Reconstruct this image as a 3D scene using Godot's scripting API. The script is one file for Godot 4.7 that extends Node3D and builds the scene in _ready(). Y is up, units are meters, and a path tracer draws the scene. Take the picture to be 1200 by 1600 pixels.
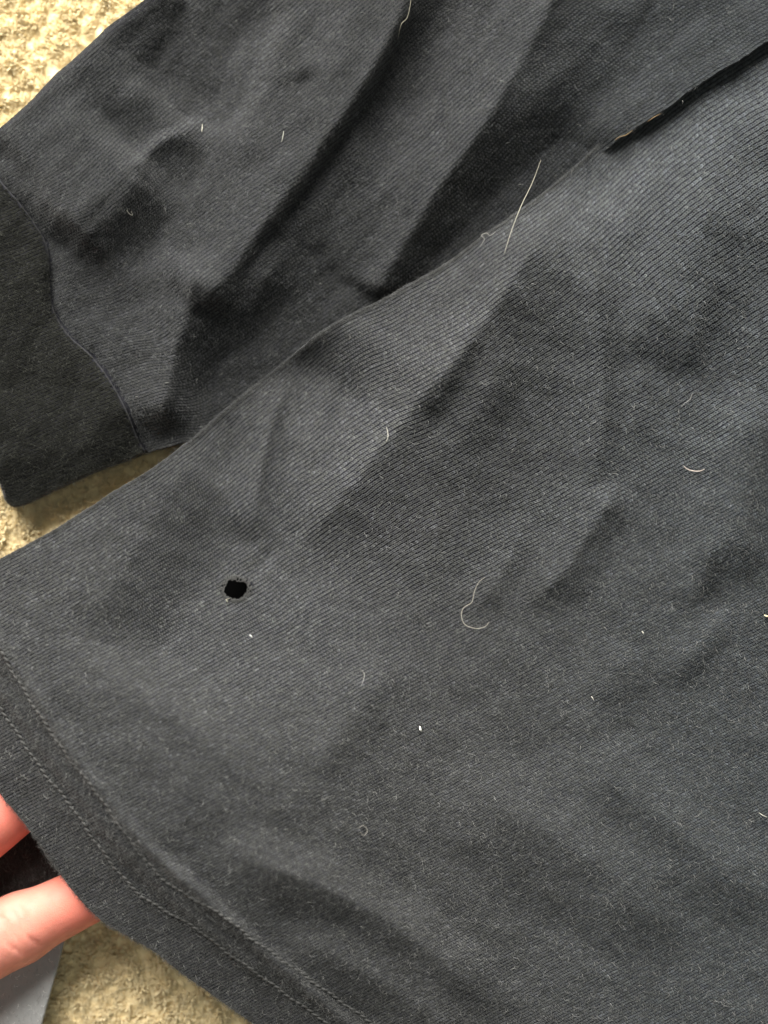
extends Node3D
# A worn black jersey sweatshirt lying on a beige pile carpet, seen close from above: body panel with a small
# hole, lifted at the hem by two fingers, and a sleeve with its cuff behind it. Units are metres.

const EYE := 0.31            # height of the camera over the carpet
const LENS := 0.4 / 800.0    # tangent of half the view per half the picture height

var rng := RandomNumberGenerator.new()
var noise_broad := FastNoiseLite.new()
var noise_mid := FastNoiseLite.new()
var noise_fine := FastNoiseLite.new()
var noise_fade := FastNoiseLite.new()

# ------------------------------------------------------------------ layout helpers
# places are laid out on a tracing of the cloth, 1 unit = 0.15 mm, y in metres over the carpet
func spot(p: Vector2, y: float) -> Vector3:
	var k := LENS * (EYE - y)
	return Vector3((p.x - 600.0) * k, y, (p.y - 800.0) * k)

func smooth_line(pts: Array, per := 8) -> PackedVector2Array:
	var out := PackedVector2Array()
	for i in pts.size() - 1:
		var p0: Vector2 = pts[maxi(i - 1, 0)]
		var p1: Vector2 = pts[i]
		var p2: Vector2 = pts[i + 1]
		var p3: Vector2 = pts[mini(i + 2, pts.size() - 1)]
		for k in per:
			out.append(p1.cubic_interpolate(p2, p0, p3, float(k) / per))
	out.append(pts[pts.size() - 1])
	return out

class Path2 extends RefCounted:
	var pts := PackedVector2Array()
	var run := PackedFloat32Array()
	var length := 0.0
	func _init(p: PackedVector2Array) -> void:
		pts = p
		run.resize(p.size())
		for i in range(1, p.size()):
			length += p[i].distance_to(p[i - 1])
			run[i] = length
	func at(s: float) -> Vector2:
		if s <= 0.0:
			return pts[0] + (pts[1] - pts[0]).normalized() * s
		var n := pts.size()
		if s >= length:
			return pts[n - 1] + (pts[n - 1] - pts[n - 2]).normalized() * (s - length)
		var k := run.bsearch(s)
		k = clampi(k, 1, n - 1)
		return pts[k - 1].lerp(pts[k], (s - run[k - 1]) / maxf(run[k] - run[k - 1], 1e-6))

# A height field over the tracing (values in millimetres)
class Relief extends RefCounted:
	const X0 := -520.0
	const Y0 := -420.0
	const STEP := 4.0
	const NX := 560
	const NY := 600
	var h := PackedFloat32Array()
	var gain := 1.0
	func _init(level: float) -> void:
		h.resize(NX * NY)
		h.fill(level)
	# a fold along a line drawn downwards: left flank of width wl, right flank of width wr
	func fold(line: PackedVector2Array, amp: float, wl: float, wr: float, sharp := 0.5, fade := 0.2) -> void:
		var lo := line[0]
		var hi := line[0]
		var run := PackedFloat32Array()
		run.resize(line.size())
		for i in line.size():
			lo = lo.min(line[i])
			hi = hi.max(line[i])
			if i > 0:
				run[i] = run[i - 1] + line[i].distance_to(line[i - 1])
		var total: float = run[line.size() - 1]
		var w := maxf(wl, wr)
		var i0 := clampi(int((lo.x - w - X0) / STEP), 0, NX - 1)
		var i1 := clampi(int((hi.x + w - X0) / STEP) + 1, 0, NX - 1)
		var j0 := clampi(int((lo.y - w - Y0) / STEP), 0, NY - 1)
		var j1 := clampi(int((hi.y + w - Y0) / STEP) + 1, 0, NY - 1)
		for j in range(j0, j1 + 1):
			for i in range(i0, i1 + 1):
				var p := Vector2(X0 + i * STEP, Y0 + j * STEP)
				var best := 1e9
				var side := 1.0
				var t := 0.0
				for k in line.size() - 1:
					var d := line[k + 1] - line[k]
					var q := p - line[k]
					var f := clampf(q.dot(d) / d.length_squared(), 0.0, 1.0)
					var e := q - d * f
					var l := e.length_squared()
					if l < best:
						best = l
						side = e.x * -d.y + e.y * d.x
						t = run[k] + (run[k + 1] - run[k]) * f
				var x := sqrt(best) / (wl if side > 0.0 else wr)
				if x < 1.0:
					var r := (1.0 - x * x) * (1.0 - x * x)
					var s := (1.0 - x) * (1.0 - x)
					t /= total
					var g := smoothstep(0.0, fade, t) * smoothstep(0.0, fade, 1.0 - t) if fade > 0.0 else 1.0
					h[j * NX + i] += amp * gain * g * lerpf(r, s, sharp)
	# drop off beyond a line: everything on its right side sinks to amp over the width w
	func hollow(line: PackedVector2Array, amp: float, w: float) -> void:
		fold(line, amp, w, w, 0.3, 0.0)
	func bump(at: Vector2, amp: float, rx: float, ry: float, turn := 0.0) -> void:
		var c := cos(turn)
		var s := sin(turn)
		var m := maxf(rx, ry) * 3.0
		for j in range(clampi(int((at.y - m - Y0) / STEP), 0, NY - 1), clampi(int((at.y + m - Y0) / STEP), 0, NY - 1)):
			for i in range(clampi(int((at.x - m - X0) / STEP), 0, NX - 1), clampi(int((at.x + m - X0) / STEP), 0, NX - 1)):
				var q := Vector2(X0 + i * STEP, Y0 + j * STEP) - at
				var x := (q.x * c + q.y * s) / rx
				var y := (-q.x * s + q.y * c) / ry
				h[j * NX + i] += amp * exp(-0.5 * (x * x + y * y))
	func ripple(n: FastNoiseLite, amp: float, stretch := Vector2.ONE, turn := 0.0) -> void:
		var c := cos(turn)
		var s := sin(turn)
		for j in NY:
			for i in NX:
				var x := X0 + i * STEP
				var y := Y0 + j * STEP
				h[j * NX + i] += amp * n.get_noise_2d((x * c + y * s) * stretch.x, (-x * s + y * c) * stretch.y)
	func soften(times: int) -> void:
		for k in times:
			var o := h.duplicate()
			for j in range(1, NY - 1):
				for i in range(1, NX - 1):
					var n := j * NX + i
					o[n] = 0.25 * h[n] + 0.125 * (h[n - 1] + h[n + 1] + h[n - NX] + h[n + NX]) + 0.0625 * (h[n - NX - 1] + h[n - NX + 1] + h[n + NX - 1] + h[n + NX + 1])
			h = o
	func at(p: Vector2) -> float:
		var x := clampf((p.x - X0) / STEP, 0.0, NX - 1.001)
		var y := clampf((p.y - Y0) / STEP, 0.0, NY - 1.001)
		var i := int(x)
		var j := int(y)
		var n := j * NX + i
		var f := x - i
		return lerpf(lerpf(h[n], h[n + 1], f), lerpf(h[n + NX], h[n + NX + 1], f), y - j) * 0.001

# ------------------------------------------------------------------ node helpers
func tag(o: Node, label := "", category := "", group := "", kind := "") -> void:
	if label: o.set_meta("label", label)
	if category: o.set_meta("category", category)
	if group: o.set_meta("group", group)
	if kind: o.set_meta("kind", kind)

func build(called: String, mesh: Mesh, m: Material, parent: Node = self) -> MeshInstance3D:
	var o := MeshInstance3D.new()
	o.name = called
	o.mesh = mesh
	o.material_override = m
	parent.add_child(o, true)
	return o

func scatter(called: String, mesh: Mesh, m: Material, where: Array[Transform3D], tints: PackedColorArray, parent: Node) -> MultiMeshInstance3D:
	var mm := MultiMesh.new()
	mm.transform_format = MultiMesh.TRANSFORM_3D
	mm.use_colors = true
	mm.mesh = mesh
	mm.instance_count = where.size()
	for i in where.size():
		mm.set_instance_transform(i, where[i])
		mm.set_instance_color(i, tints[i])
	var o := MultiMeshInstance3D.new()
	o.name = called
	o.multimesh = mm
	o.material_override = m
	tag(o, "", "", "", "stuff")
	parent.add_child(o, true)
	return o

func cloth_material(tone: Color, sheen := 0.6) -> StandardMaterial3D:
	var m := StandardMaterial3D.new()
	m.albedo_color = tone.linear_to_srgb()
	m.roughness = 1.0
	m.metallic_specular = 0.2
	m.vertex_color_use_as_albedo = true
	m.rim_enabled = true
	m.rim = sheen
	m.rim_tint = 0.6
	return m

# a tube along points, with a radius at each point, added to a SurfaceTool
func tube(st: SurfaceTool, pts: PackedVector3Array, radii: PackedFloat32Array, sides := 5) -> void:
	var first := 0
	var up := Vector3.UP
	var rings: Array[PackedVector3Array] = []
	for i in pts.size():
		var d := (pts[mini(i + 1, pts.size() - 1)] - pts[maxi(i - 1, 0)]).normalized()
		if absf(d.dot(up)) > 0.97:
			up = Vector3(0.9, 0.1, 0.3).normalized()
		var a := up.cross(d).normalized()
		var b := d.cross(a)
		var ring := PackedVector3Array()
		for k in sides:
			var t := TAU * k / sides
			ring.append(pts[i] + (a * cos(t) + b * sin(t)) * radii[i])
		rings.append(ring)
		up = b
	for i in pts.size() - 1:
		for k in sides:
			var n := (k + 1) % sides
			for v in [rings[i][k], rings[i + 1][k], rings[i + 1][n], rings[i][k], rings[i + 1][n], rings[i][n]]:
				st.add_vertex(v)
	for k in range(1, sides - 1):
		for v in [rings[0][0], rings[0][k], rings[0][k + 1]]:
			st.add_vertex(v)
		var l := pts.size() - 1
		for v in [rings[l][0], rings[l][k + 1], rings[l][k]]:
			st.add_vertex(v)

func new_tool() -> SurfaceTool:
	var st := SurfaceTool.new()
	st.begin(Mesh.PRIMITIVE_TRIANGLES)
	st.set_smooth_group(0)
	return st

func finish(st: SurfaceTool) -> ArrayMesh:
	st.index()
	st.generate_normals()
	return st.commit()

# one knitted loop: the two legs of a V, unit size, leg tops along -z
func loop_mesh() -> ArrayMesh:
	var st := new_tool()
	for s in [-1.0, 1.0]:
		var pts := PackedVector3Array()
		var rad := PackedFloat32Array()
		for i in 6:
			var t := i / 5.0
			pts.append(Vector3(s * lerpf(0.10, 0.30, t), 0.10 + 0.42 * sin(PI * lerpf(0.08, 0.95, t)), lerpf(0.62, -0.58, t)))
			rad.append(0.06 + 0.14 * sin(PI * clampf(t * 0.9 + 0.06, 0.0, 1.0)))
		tube(st, pts, rad, 5)
	return finish(st)

func fibre_mesh(bend: float, kink: float) -> ArrayMesh:
	var st := new_tool()
	var pts := PackedVector3Array()
	var rad := PackedFloat32Array()
	for i in 6:
		var t := i / 5.0
		pts.append(Vector3(bend * t * t + kink * sin(t * 5.0), 0.28 * sin(PI * minf(t * 0.8, 1.0)), t))
		rad.append(lerpf(0.026, 0.012, t))
	tube(st, pts, rad, 3)
	return finish(st)

# ------------------------------------------------------------------ cloth patches
# A patch is a map from (u, v) in tracing units to the tracing, over a relief.
class Patch extends RefCounted:
	var relief: Relief
	var kind := 0
	var a: Path2
	var b: Path2
	var c: Path2
	var d: Path2
	var corner := Vector2.ZERO
	var straight := Vector2(0.89, -0.456)
	var size := Vector2.ONE
	func place(u: float, v: float) -> Vector2:
		if kind == 0:     # the body: wales run along u from the hem, courses along v from the upper edge
			var w := smoothstep(0.0, 420.0, v) * 0.85
			return (a.at(u) - corner).lerp(straight * u, w) + b.at(v)
		if kind == 1:     # four-sided: a at v=0, c at v=1, b at u=0, d at u=1
			var x := u / size.x
			var y := v / size.y
			var top := a.at(a.length * x)
			var low := c.at(c.length * x)
			var left := b.at(b.length * y)
			var right := d.at(d.length * y)
			var flat := a.pts[0].lerp(a.at(a.length), x).lerp(c.pts[0].lerp(c.at(c.length), x), y)
			return top.lerp(low, y) + left.lerp(right, x) - flat
		return Vector2.ZERO

func patch_point(p: Patch, u: float, v: float, drop := 0.0) -> Vector3:
	var q := p.place(u, v)
	return spot(q, p.relief.at(q) + drop)

func frame_of(p: Patch, u: float, v: float, du: float, dv: float) -> Transform3D:
	var o := patch_point(p, u, v)
	var x := patch_point(p, u, v + dv * 0.5) - patch_point(p, u, v - dv * 0.5)
	var z := patch_point(p, u + du * 0.5, v) - patch_point(p, u - du * 0.5, v)
	var y := z.cross(x).normalized()
	if y.y < 0.0:
		y = -y
	return Transform3D(x, y, z, o)

func seen(q: Vector2, m: float) -> bool:
	return q.x > -m and q.x < 1200.0 + m and q.y > -m and q.y < 1600.0 + m

# rows across a patch: [place, drop in millimetres]; the ends roll under like a folded or cut edge
func rows_of(length: float, step: float, roll_low: float, roll_high: float, thick := 0.0) -> Array:
	var rows := []
	var tl := thick * 0.5 if thick > 0.0 else roll_low * 0.15
	var th := thick * 0.5 if thick > 0.0 else roll_high * 0.15
	if roll_low > 0.0:
		rows.append([roll_low * 5.0, -2.0 * tl])
		for k in 7:
			var f := PI * k / 6.0
			rows.append([roll_low - roll_low * sin(f), -tl - tl * cos(f)])
	var s := roll_low + step * 0.5 if roll_low > 0.0 else 0.0
	var last := length - (roll_high + step * 0.5 if roll_high > 0.0 else 0.0)
	while s < last:
		rows.append([s, 0.0])
		s += step
	if roll_high > 0.0:
		for k in 7:
			var f := PI * (6 - k) / 6.0
			rows.append([length - roll_high + roll_high * sin(f), -th - th * cos(f)])
		rows.append([length - roll_high * 5.0, -2.0 * th])
	else:
		rows.append([length, 0.0])
	return rows

func sheet(p: Patch, us: Array, vs: Array, tone: Color, margin: float, hole: Dictionary = {}) -> ArrayMesh:
	var nu := us.size()
	var nv := vs.size()
	var pos := PackedVector3Array()
	var on := PackedByteArray()
	pos.resize(nu * nv)
	on.resize(nu * nv)
	for j in nv:
		for i in nu:
			var u: float = us[i][0]
			var v: float = vs[j][0]
			var q := p.place(u, v)
			var du: float = us[i][1]
			var dv: float = vs[j][1]
			pos[j * nu + i] = spot(q, p.relief.at(q) + minf(du, dv) * 0.001)
			on[j * nu + i] = 1 if seen(q, margin) else 0
	var idx := PackedInt32Array()
	var skip_i := Vector2i(-1, -1)
	var skip_j := Vector2i(-1, -1)
	if hole:
		for i in nu:
			if us[i][1] == 0.0 and us[i][0] > hole.uv.x - hole.reach and us[i][0] < hole.uv.x + hole.reach:
				if skip_i.x < 0: skip_i.x = i
				skip_i.y = i
		for j in nv:
			if vs[j][1] == 0.0 and vs[j][0] > hole.uv.y - hole.reach and vs[j][0] < hole.uv.y + hole.reach:
				if skip_j.x < 0: skip_j.x = j
				skip_j.y = j
	for j in nv - 1:
		for i in nu - 1:
			var n := j * nu + i
			if on[n] + on[n + 1] + on[n + nu] + on[n + nu + 1] == 0:
				continue
			if hole and i >= skip_i.x and i < skip_i.y and j >= skip_j.x and j < skip_j.y:
				continue
			idx.append_array([n, n + 1, n + nu + 1, n, n + nu + 1, n + nu])
	if hole:
		# rings from the square cut in the grid inwards to the ragged rim
		var rim: Array[int] = []
		for i in range(skip_i.x, skip_i.y): rim.append(skip_j.x * nu + i)
		for j in range(skip_j.x, skip_j.y): rim.append(j * nu + skip_i.y)
		for i in range(skip_i.y, skip_i.x, -1): rim.append(skip_j.y * nu + i)
		for j in range(skip_j.y, skip_j.x, -1): rim.append(j * nu + skip_i.x)
		var rings := 9
		var before := rim
		for r in range(1, rings + 1):
			var now: Array[int] = []
			for k in rim.size():
				var n: int = rim[k]
				var u: float = us[n % nu][0]
				var v: float = vs[n / nu][0]
				var q := p.place(u, v)
				var way: Vector2 = q - hole.at
				var inner: Vector2 = hole.at + way.normalized() * hole_radius(way.angle())
				var t := pow(float(r) / rings, 0.8)
				var e := q.lerp(inner, t)
				var low := -0.5 * pow(maxf(t - 0.6, 0.0) / 0.4, 2.0)
				now.append(pos.size())
				pos.append(spot(e, p.relief.at(e) + low * 0.001))
			for k in rim.size():
				var l := (k + 1) % rim.size()
				idx.append_array([before[k], before[l], now[l], before[k], now[l], now[k]])
			before = now
	var normal := PackedVector3Array()
	normal.resize(pos.size())
	for t in range(0, idx.size(), 3):
		var f := (pos[idx[t + 2]] - pos[idx[t]]).cross(pos[idx[t + 1]] - pos[idx[t]]) * 1e6
		normal[idx[t]] += f
		normal[idx[t + 1]] += f
		normal[idx[t + 2]] += f
	var tint := PackedColorArray()
	tint.resize(pos.size())
	for i in pos.size():
		normal[i] = normal[i].normalized() if normal[i].length_squared() > 0.0 else Vector3.UP
		tint[i] = tone
	# orient
	var up := 0.0
	for i in range(0, pos.size(), 97):
		up += normal[i].y
	if up < 0.0:
		for i in pos.size():
			normal[i] = -normal[i]
		for t in range(0, idx.size(), 3):
			var k := idx[t + 1]
			idx[t + 1] = idx[t + 2]
			idx[t + 2] = k
	var arr := []
	arr.resize(Mesh.ARRAY_MAX)
	arr[Mesh.ARRAY_VERTEX] = pos
	arr[Mesh.ARRAY_NORMAL] = normal
	arr[Mesh.ARRAY_COLOR] = tint
	arr[Mesh.ARRAY_INDEX] = idx
	var mesh := ArrayMesh.new()
	mesh.add_surface_from_arrays(Mesh.PRIMITIVE_TRIANGLES, arr)
	return mesh

var hole_shape := PackedFloat32Array()
func hole_radius(angle: float) -> float:
	var n := hole_shape.size()
	var f := fposmod(angle, TAU) / TAU * n
	var i := int(f)
	return lerpf(hole_shape[i % n], hole_shape[(i + 1) % n], f - i)

# knitted loops over a patch
func knit(parent: Node, p: Patch, du: float, dv: float, u0: float, u1: float, v0: float, v1: float, margin: float, tone: Color, m: Material, hole: Dictionary = {}) -> void:
	var where: Array[Transform3D] = []
	var tints := PackedColorArray()
	var row := v0
	while row < v1:
		var wale := rng.randf_range(0.9, 1.1)
		var u := u0 + rng.randf() * du
		while u < u1:
			var v := row + 1.5 * noise_mid.get_noise_2d(u * 0.6, row * 0.25) + rng.randf_range(-0.3, 0.3)
			var q := p.place(u, v)
			if seen(q, margin):
				var keep := true
				if hole:
					var d: Vector2 = q - hole.at
					var r := hole_radius(d.angle())
					if d.length() < r + 1.0 + 1.5 * rng.randf() + 8.0 * maxf(0.0, sin(2.0 * d.angle() - 3.84) - 0.35):
						keep = false
				if keep:
					var f := frame_of(p, u, v, du, dv)
					var worn := noise_fade.get_noise_2d(q.x, q.y)
					var rough := noise_fine.get_noise_2d(q.x * 0.7, q.y * 0.7)
					var x := f.basis.x * rng.randf_range(0.88, 1.1)
					var z := f.basis.z * rng.randf_range(0.95, 1.12)
					x = x.rotated(f.basis.y, rng.randf_range(-0.14, 0.14))
					var y := f.basis.y * 0.00036 * rng.randf_range(0.75, 1.2) * (1.0 + 0.25 * rough)
					where.append(Transform3D(x, y, z, f.origin - f.basis.y * 0.00008))
					var g := wale * (rng.randf_range(0.75, 1.22) + (rng.randf_range(0.25, 0.8) if rng.randf() < 0.07 else 0.0)) * (1.0 + 0.14 * worn + 0.12 * rough)
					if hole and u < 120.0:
						g *= 0.72  # shade over the hem band, put into the loop colour
					var teal := 0.09 * smoothstep(650.0, 1200.0, q.x)  # cooler light towards the right, tinted into the yarn
					tints.append(Color(tone.r * g * (1.0 - teal), tone.g * g, tone.b * g * (1.0 + 0.6 * teal) * rng.randf_range(0.95, 1.08)))
			u += du * rng.randf_range(0.9, 1.1)
		row += dv
	scatter("knit_loops", loop_mesh(), m, where, tints, parent)

# loose fibres standing off the cloth
func nap(parent: Node, p: Patch, count: int, u0: float, u1: float, v0: float, v1: float, margin: float, long: float, tone: Color, m: Material, more: Callable, hole: Dictionary = {}, stray := 0.65) -> void:
	for kind in 3:
		var where: Array[Transform3D] = []
		var tints := PackedColorArray()
		for i in count / 3:
			var u := rng.randf_range(u0, u1)
			var v := rng.randf_range(v0, v1)
			var q := p.place(u, v)
			if not seen(q, margin) or rng.randf() > more.call(q):
				continue
			if hole and (q - hole.at).length() < hole_radius((q - hole.at).angle()) + 1.0:
				continue
			var f := frame_of(p, u, v, 4.0, 4.0)
			var n := f.basis.y
			var down := Vector3(0.12, 0, 1)
			var z := (down - n * down.dot(n)).normalized().rotated(n, rng.randfn(0.0, stray))
			z = z.rotated(n.cross(z).normalized(), -rng.randf_range(-0.1, 0.35))
			var x := n.cross(z).normalized()
			var y := z.cross(x)
			var l := long * rng.randf_range(0.45, 1.25)
			where.append(Transform3D(x * l, y * l, z * l, f.origin + n * 0.00012))
			var g := rng.randf_range(0.6, 1.6) + (rng.randf_range(1.0, 4.5) if rng.randf() < 0.11 else 0.0)
			tints.append(Color(tone.r * g, tone.g * g, tone.b * g))
		scatter("nap_fibres", fibre_mesh([0.3, -0.25, 0.6][kind], [0.05, 0.12, -0.1][kind]), m, where, tints, parent)

# ------------------------------------------------------------------ the scene
func _ready() -> void:
	rng.seed = 20417
	# camera, held flat over the cloth
	var camera := Camera3D.new()
	camera.name = "camera"
	var optics := CameraAttributesPhysical.new()
	optics.frustum_focal_length = 30.0
	optics.frustum_focus_distance = EYE - 0.0145
	optics.frustum_near = 0.02
	optics.frustum_far = 20.0
	optics.exposure_aperture = 2.8
	camera.attributes = optics
	camera.keep_aspect = Camera3D.KEEP_HEIGHT
	camera.fov = 43.6028
	camera.near = 0.02
	camera.far = 20.0
	camera.position = Vector3(0, EYE, 0)
	camera.rotation = Vector3(-PI / 2, 0, 0)
	add_child(camera)
	# a room lit by a window on the upper left; pale walls and ceiling give the rest
	var env := Environment.new()
	env.background_mode = Environment.BG_COLOR
	env.background_color = Color(0.1, 0.101, 0.1).linear_to_srgb()
	env.tonemap_mode = Environment.TONE_MAPPER_LINEAR
	env.tonemap_exposure = 0.88
	env.sdfgi_enabled = true
	env.ssao_enabled = true
	env.ssil_enabled = true
	var world := WorldEnvironment.new()
	world.name = "room_air"
	world.environment = env
	add_child(world)
	lamp("window_light", Vector3(-0.36, 0.6, -0.98), Vector2(0.95, 0.95), 9.6, Color(1.0, 0.99, 0.965))
	lamp("overhead_fill", Vector3(0.5, 1.9, 0.2), Vector2(1.6, 1.6), 0.9, Color(0.98, 1.0, 0.95))  # unseen fill added overhead, standing for bounce off walls and ceiling

	noise_broad.seed = 3
	noise_broad.frequency = 1.0 / 130.0
	noise_broad.fractal_octaves = 2
	noise_mid.seed = 11
	noise_mid.frequency = 1.0 / 42.0
	noise_mid.fractal_octaves = 2
	noise_fine.seed = 5
	noise_fine.frequency = 1.0 / 14.0
	noise_fine.fractal_octaves = 2
	noise_fade.seed = 8
	noise_fade.frequency = 1.0 / 60.0
	noise_fade.fractal_octaves = 3

	make_carpet()
	make_sweatshirt()
	make_hand()
	make_lint()

func lamp(called: String, at: Vector3, size: Vector2, energy: float, color: Color) -> void:
	var l := AreaLight3D.new()
	l.name = called
	l.area_size = size
	l.light_energy = energy
	l.light_color = color
	l.shadow_enabled = true
	l.area_range = 8.0
	add_child(l)
	l.look_at_from_position(at, Vector3.ZERO, Vector3.UP if absf(at.normalized().y) < 0.95 else Vector3.FORWARD)

# ------------------------------------------------------------------ carpet
func make_carpet() -> void:
	var st := new_tool()
	var knots := FastNoiseLite.new()
	knots.seed = 21
	knots.noise_type = FastNoiseLite.TYPE_CELLULAR
	knots.cellular_return_type = FastNoiseLite.RETURN_DISTANCE
	knots.frequency = 1.0 / 17.0
	knots.domain_warp_enabled = true
	knots.domain_warp_amplitude = 14.0
	knots.domain_warp_frequency = 1.0 / 20.0
	var xs := []
	for i in 401: xs.append(-0.22 + 0.0011 * i)
	xs.push_front(-1.5); xs.push_back(1.5)
	var zs := []
	for i in 491: zs.append(-0.27 + 0.0011 * i)
	zs.push_front(-1.5); zs.push_back(1.5)
	for j in zs.size():
		for i in xs.size():
			var q := Vector2(xs[i], zs[j]) / 0.00015
			st.add_vertex(Vector3(xs[i], -0.0016 - 0.0007 * clampf(knots.get_noise_2dv(q) + 1.0, 0.0, 1.0) + 0.0007 * noise_mid.get_noise_2dv(q) + 0.0003 * noise_fine.get_noise_2dv(q), zs[j]))
	for j in zs.size() - 1:
		for i in xs.size() - 1:
			var k := j * xs.size() + i
			for n in [k, k + 1, k + xs.size() + 1, k, k + xs.size() + 1, k + xs.size()]:
				st.add_index(n)
	st.generate_normals()
	var base := StandardMaterial3D.new()
	base.albedo_color = Color(0.75, 0.62, 0.37).linear_to_srgb()
	base.roughness = 1.0
	var o := build("carpet", st.commit(), base)
	o.position.y = -0.0005
	tag(o, "beige cut pile carpet under the sweatshirt", "carpet", "", "structure")
	var pile := StandardMaterial3D.new()
	pile.albedo_color = Color.WHITE
	pile.roughness = 1.0
	pile.metallic_specular = 0.2
	pile.vertex_color_use_as_albedo = true
	pile.rim_enabled = true
	pile.rim = 0.4
	pile.rim_tint = 0.7
	for kind in 4:
		# a tuft: short yarn ends that splay and curl
		var t := new_tool()
		for f in 13:
			var a := rng.randf() * TAU
			var lean := rng.randf_range(0.2, 1.0)
			var pts := PackedVector3Array()
			var rad := PackedFloat32Array()
			for i in 5:
				var s := i / 4.0
				var r := 0.15 + lean * s * s
				pts.append(Vector3(cos(a + s * 0.9) * r, s * rng.randf_range(0.9, 1.1) * (1.6 - 0.5 * lean), sin(a + s * 0.9) * r))
				rad.append(0.13 * (1.0 - 0.5 * s))
			tube(t, pts, rad, 4)
		var mesh := finish(t)
		var where: Array[Transform3D] = []
		var tints := PackedColorArray()
		for i in 26000:
			var p := Vector3(rng.randf_range(-0.2, 0.2), 0, rng.randf_range(-0.24, 0.25))
			var q := Vector2(p.x / (LENS * EYE) + 600.0, p.z / (LENS * EYE) + 800.0)
			# nothing grows through the middle of the garment
			if q.x > 420.0 and q.y > 700.0 - 0.65 * (q.x - 420.0) + 160.0 and q.y < 1500.0 + 0.75 * (q.x - 420.0):
				continue
			var clump := noise_mid.get_noise_2d(q.x * 1.3, q.y * 1.3)
			var s := 0.0017 * rng.randf_range(0.75, 1.25)
			var lean := Basis(Vector3(noise_mid.get_noise_2d(q.x + 900.0, q.y), 0.9, noise_mid.get_noise_2d(q.x, q.y + 700.0)).cross(Vector3.UP).normalized(), 0.3 * noise_fine.get_noise_2d(q.x, q.y))
			var basis := (lean * Basis(Vector3.UP, rng.randf() * TAU)).scaled(Vector3(s, s * (1.0 + 0.25 * clump), s))
			where.append(Transform3D(basis, Vector3(p.x, -0.0031 + 0.0010 * clump, p.z)))
			var g := rng.randf_range(0.88, 1.1)
			tints.append(Color(0.77 * g, 0.645 * g, 0.40 * g))
		scatter("carpet_pile", mesh, pile, where, tints, o)

# ------------------------------------------------------------------ sweatshirt
func line(pts: Array) -> PackedVector2Array:
	return smooth_line(pts, 4)

func V(x: float, y: float) -> Vector2:
	return Vector2(x, y)

var body: Patch
var sleeve: Patch
var cuff: Patch
var edge_line: PackedVector2Array

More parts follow.
